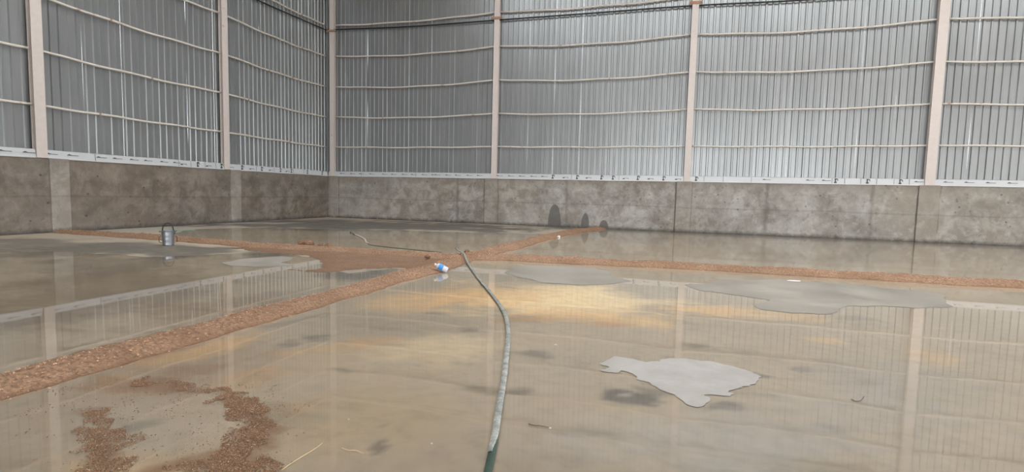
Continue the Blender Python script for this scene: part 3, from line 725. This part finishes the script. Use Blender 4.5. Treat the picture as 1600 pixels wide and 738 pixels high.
# ------------------------------------------------------------------ litter
def scrap(name, px, py, sx, sy, rz, mat, label, cat, z=.008, n=9, hgt=.02):
    b = gnd(px, py); bm = bmesh.new()
    top = [bm.verts.new((sx*(1+.35*math.sin(3.1*k+px))*math.cos(2*PI*k/n), sy*(1+.35*math.cos(2.3*k+py))*math.sin(2*PI*k/n), hgt*(.3+.5*math.sin(k*2.0+px)**2))) for k in range(n)]
    c = bm.verts.new((0, 0, hgt)); c2 = bm.verts.new((0, 0, 0))
    bot = [bm.verts.new((v.co.x*.9, v.co.y*.9, 0)) for v in top]
    for k in range(n):
        bm.faces.new((top[k], top[(k+1) % n], c)); bm.faces.new((bot[(k+1) % n], bot[k], c2)); bm.faces.new((bot[k], bot[(k+1) % n], top[(k+1) % n], top[k]))
    o = frombm(name, bm, mat); o.location = (b.x, b.y, z); o.rotation_euler.z = rz; return tag(o, label, cat)
WP = plain('white_scrap', (.85, .84, .82), .5)
scrap('paper_scrap', 873, 371.5, .05, .06, 0, WP, 'bright white scrap in the water by the far ridge', 'scrap', .0, hgt=.07)
scrap('paper_scrap', 1240, 440.5, .09, .05, .3, WP, 'flat white scrap on the drying patch at the right', 'scrap', .008)
scrap('plastic_scrap', 287, 360, .35, .14, .2, plain('green_film', LIN(150, 200, 168), .3), 'pale green plastic film behind the bucket', 'scrap', .003, hgt=.015)
scrap('chip', 868, 540, .012, .006, 0, WP, 'tiny white chip right of the hose\'s middle', 'chip', .005, hgt=.006)
scrap('chip', 859.5, 671, .007, .004, 0, WP, 'tiny white chip at the end of the twig', 'chip', .005, hgt=.005)
scrap('chip', 674.5, 695, .004, .003, 0, WP, 'tiny white chip in the foreground left of the hose', 'chip', .005, hgt=.004)
scrap('chip', 545, 657, .005, .003, 0, WP, 'tiny white chip in the lower left foreground', 'chip', .005, hgt=.004)
scrap('chip', 772, 558.5, .010, .003, 0, plain('yellow_scrap', LIN(220, 190, 90), .5), 'tiny yellow chip beside the hose', 'chip', .005, hgt=.004)
for px, py, sx in ((911, 568.5, .016), (926, 557, .008), (919, 569, .010)): 
    scrap('chip', px, py, sx, sx*.6, 0, M_PALE, 'small pale crust fleck left of the jagged dry patch' + (', the largest' if sx > .015 else ', the farthest' if sx < .009 else ', the middle sized one'), 'chip', .0045, hgt=.003)
def stick(px, r, label, mat, cat, name):
    P = [gnd(*p) for p in px]
    for p in P: p.z = .005+r
    b = P[0].copy(); bm = bmesh.new(); tube(bm, [p-b for p in smoothpath(P, 5)], lambda q: r*(1-.4*q), 6); o = frombm(name, bm, mat, None, True); o.location = b; return tag(o, label, cat)
stick([(826, 665), (834, 667), (845, 668), (858, 670.5)], .0032, 'thin dark twig on the wet floor right of the hose', plain('twig', LIN(90, 70, 52), .8), 'twig', 'twig')
stick([(1330, 626), (1337, 629), (1345, 627.5), (1350, 621)], .0026, 'thin curled wire on the wet floor at the right', plain('wire', LIN(90, 84, 84), .5, .3), 'wire', 'wire')
ST = plain('straw', LIN(226, 200, 160), .6)
stick([(440, 737), (462, 722), (480, 711), (496, 701), (504, 694)], .0022, 'long pale straw lying in the bottom left foreground', ST, 'straw', 'straw')
stick([(534, 702), (545, 706), (556, 706), (568, 711)], .0018, 'short pale straw next to the grey stain near the bottom', ST, 'straw', 'straw')
# clods on the ridges
M_CLOD = dirt('soil_clod', c1=(150, 112, 84), c2=(104, 74, 54))
first = None
for i, (px, py, s) in enumerate(((472, 383, .10), (482, 384, .13), (513, 387.5, .10), (500, 386, .06), (730, 397, .06), (668, 405, .06), (830, 376, .05))):
    b = gnd(px, py+2); bm = bmesh.new(); bmesh.ops.create_icosphere(bm, subdivisions=3, radius=s)
    for v in bm.verts: v.co = v.co*(1+.35*fbm(v.co+Vector((i*3, 0, 0)), 9, 3)); v.co.z *= .7
    o = frombm('soil_clod', bm, M_CLOD, None, True); o.location = (b.x, b.y, .075)
    tag(o, ['dark soil clod on the left ridge, leftmost of three close together', 'largest dark soil clod on the left ridge', 'dark soil clod on the left ridge, rightmost of the cluster', 'small soil clod between two larger ones on the left ridge', 'small clod behind the hose end', 'small clod on the silt left of the hose end', 'small clod on the ridge running to the back wall'][i], 'clod', 'soil clods on the ridges')
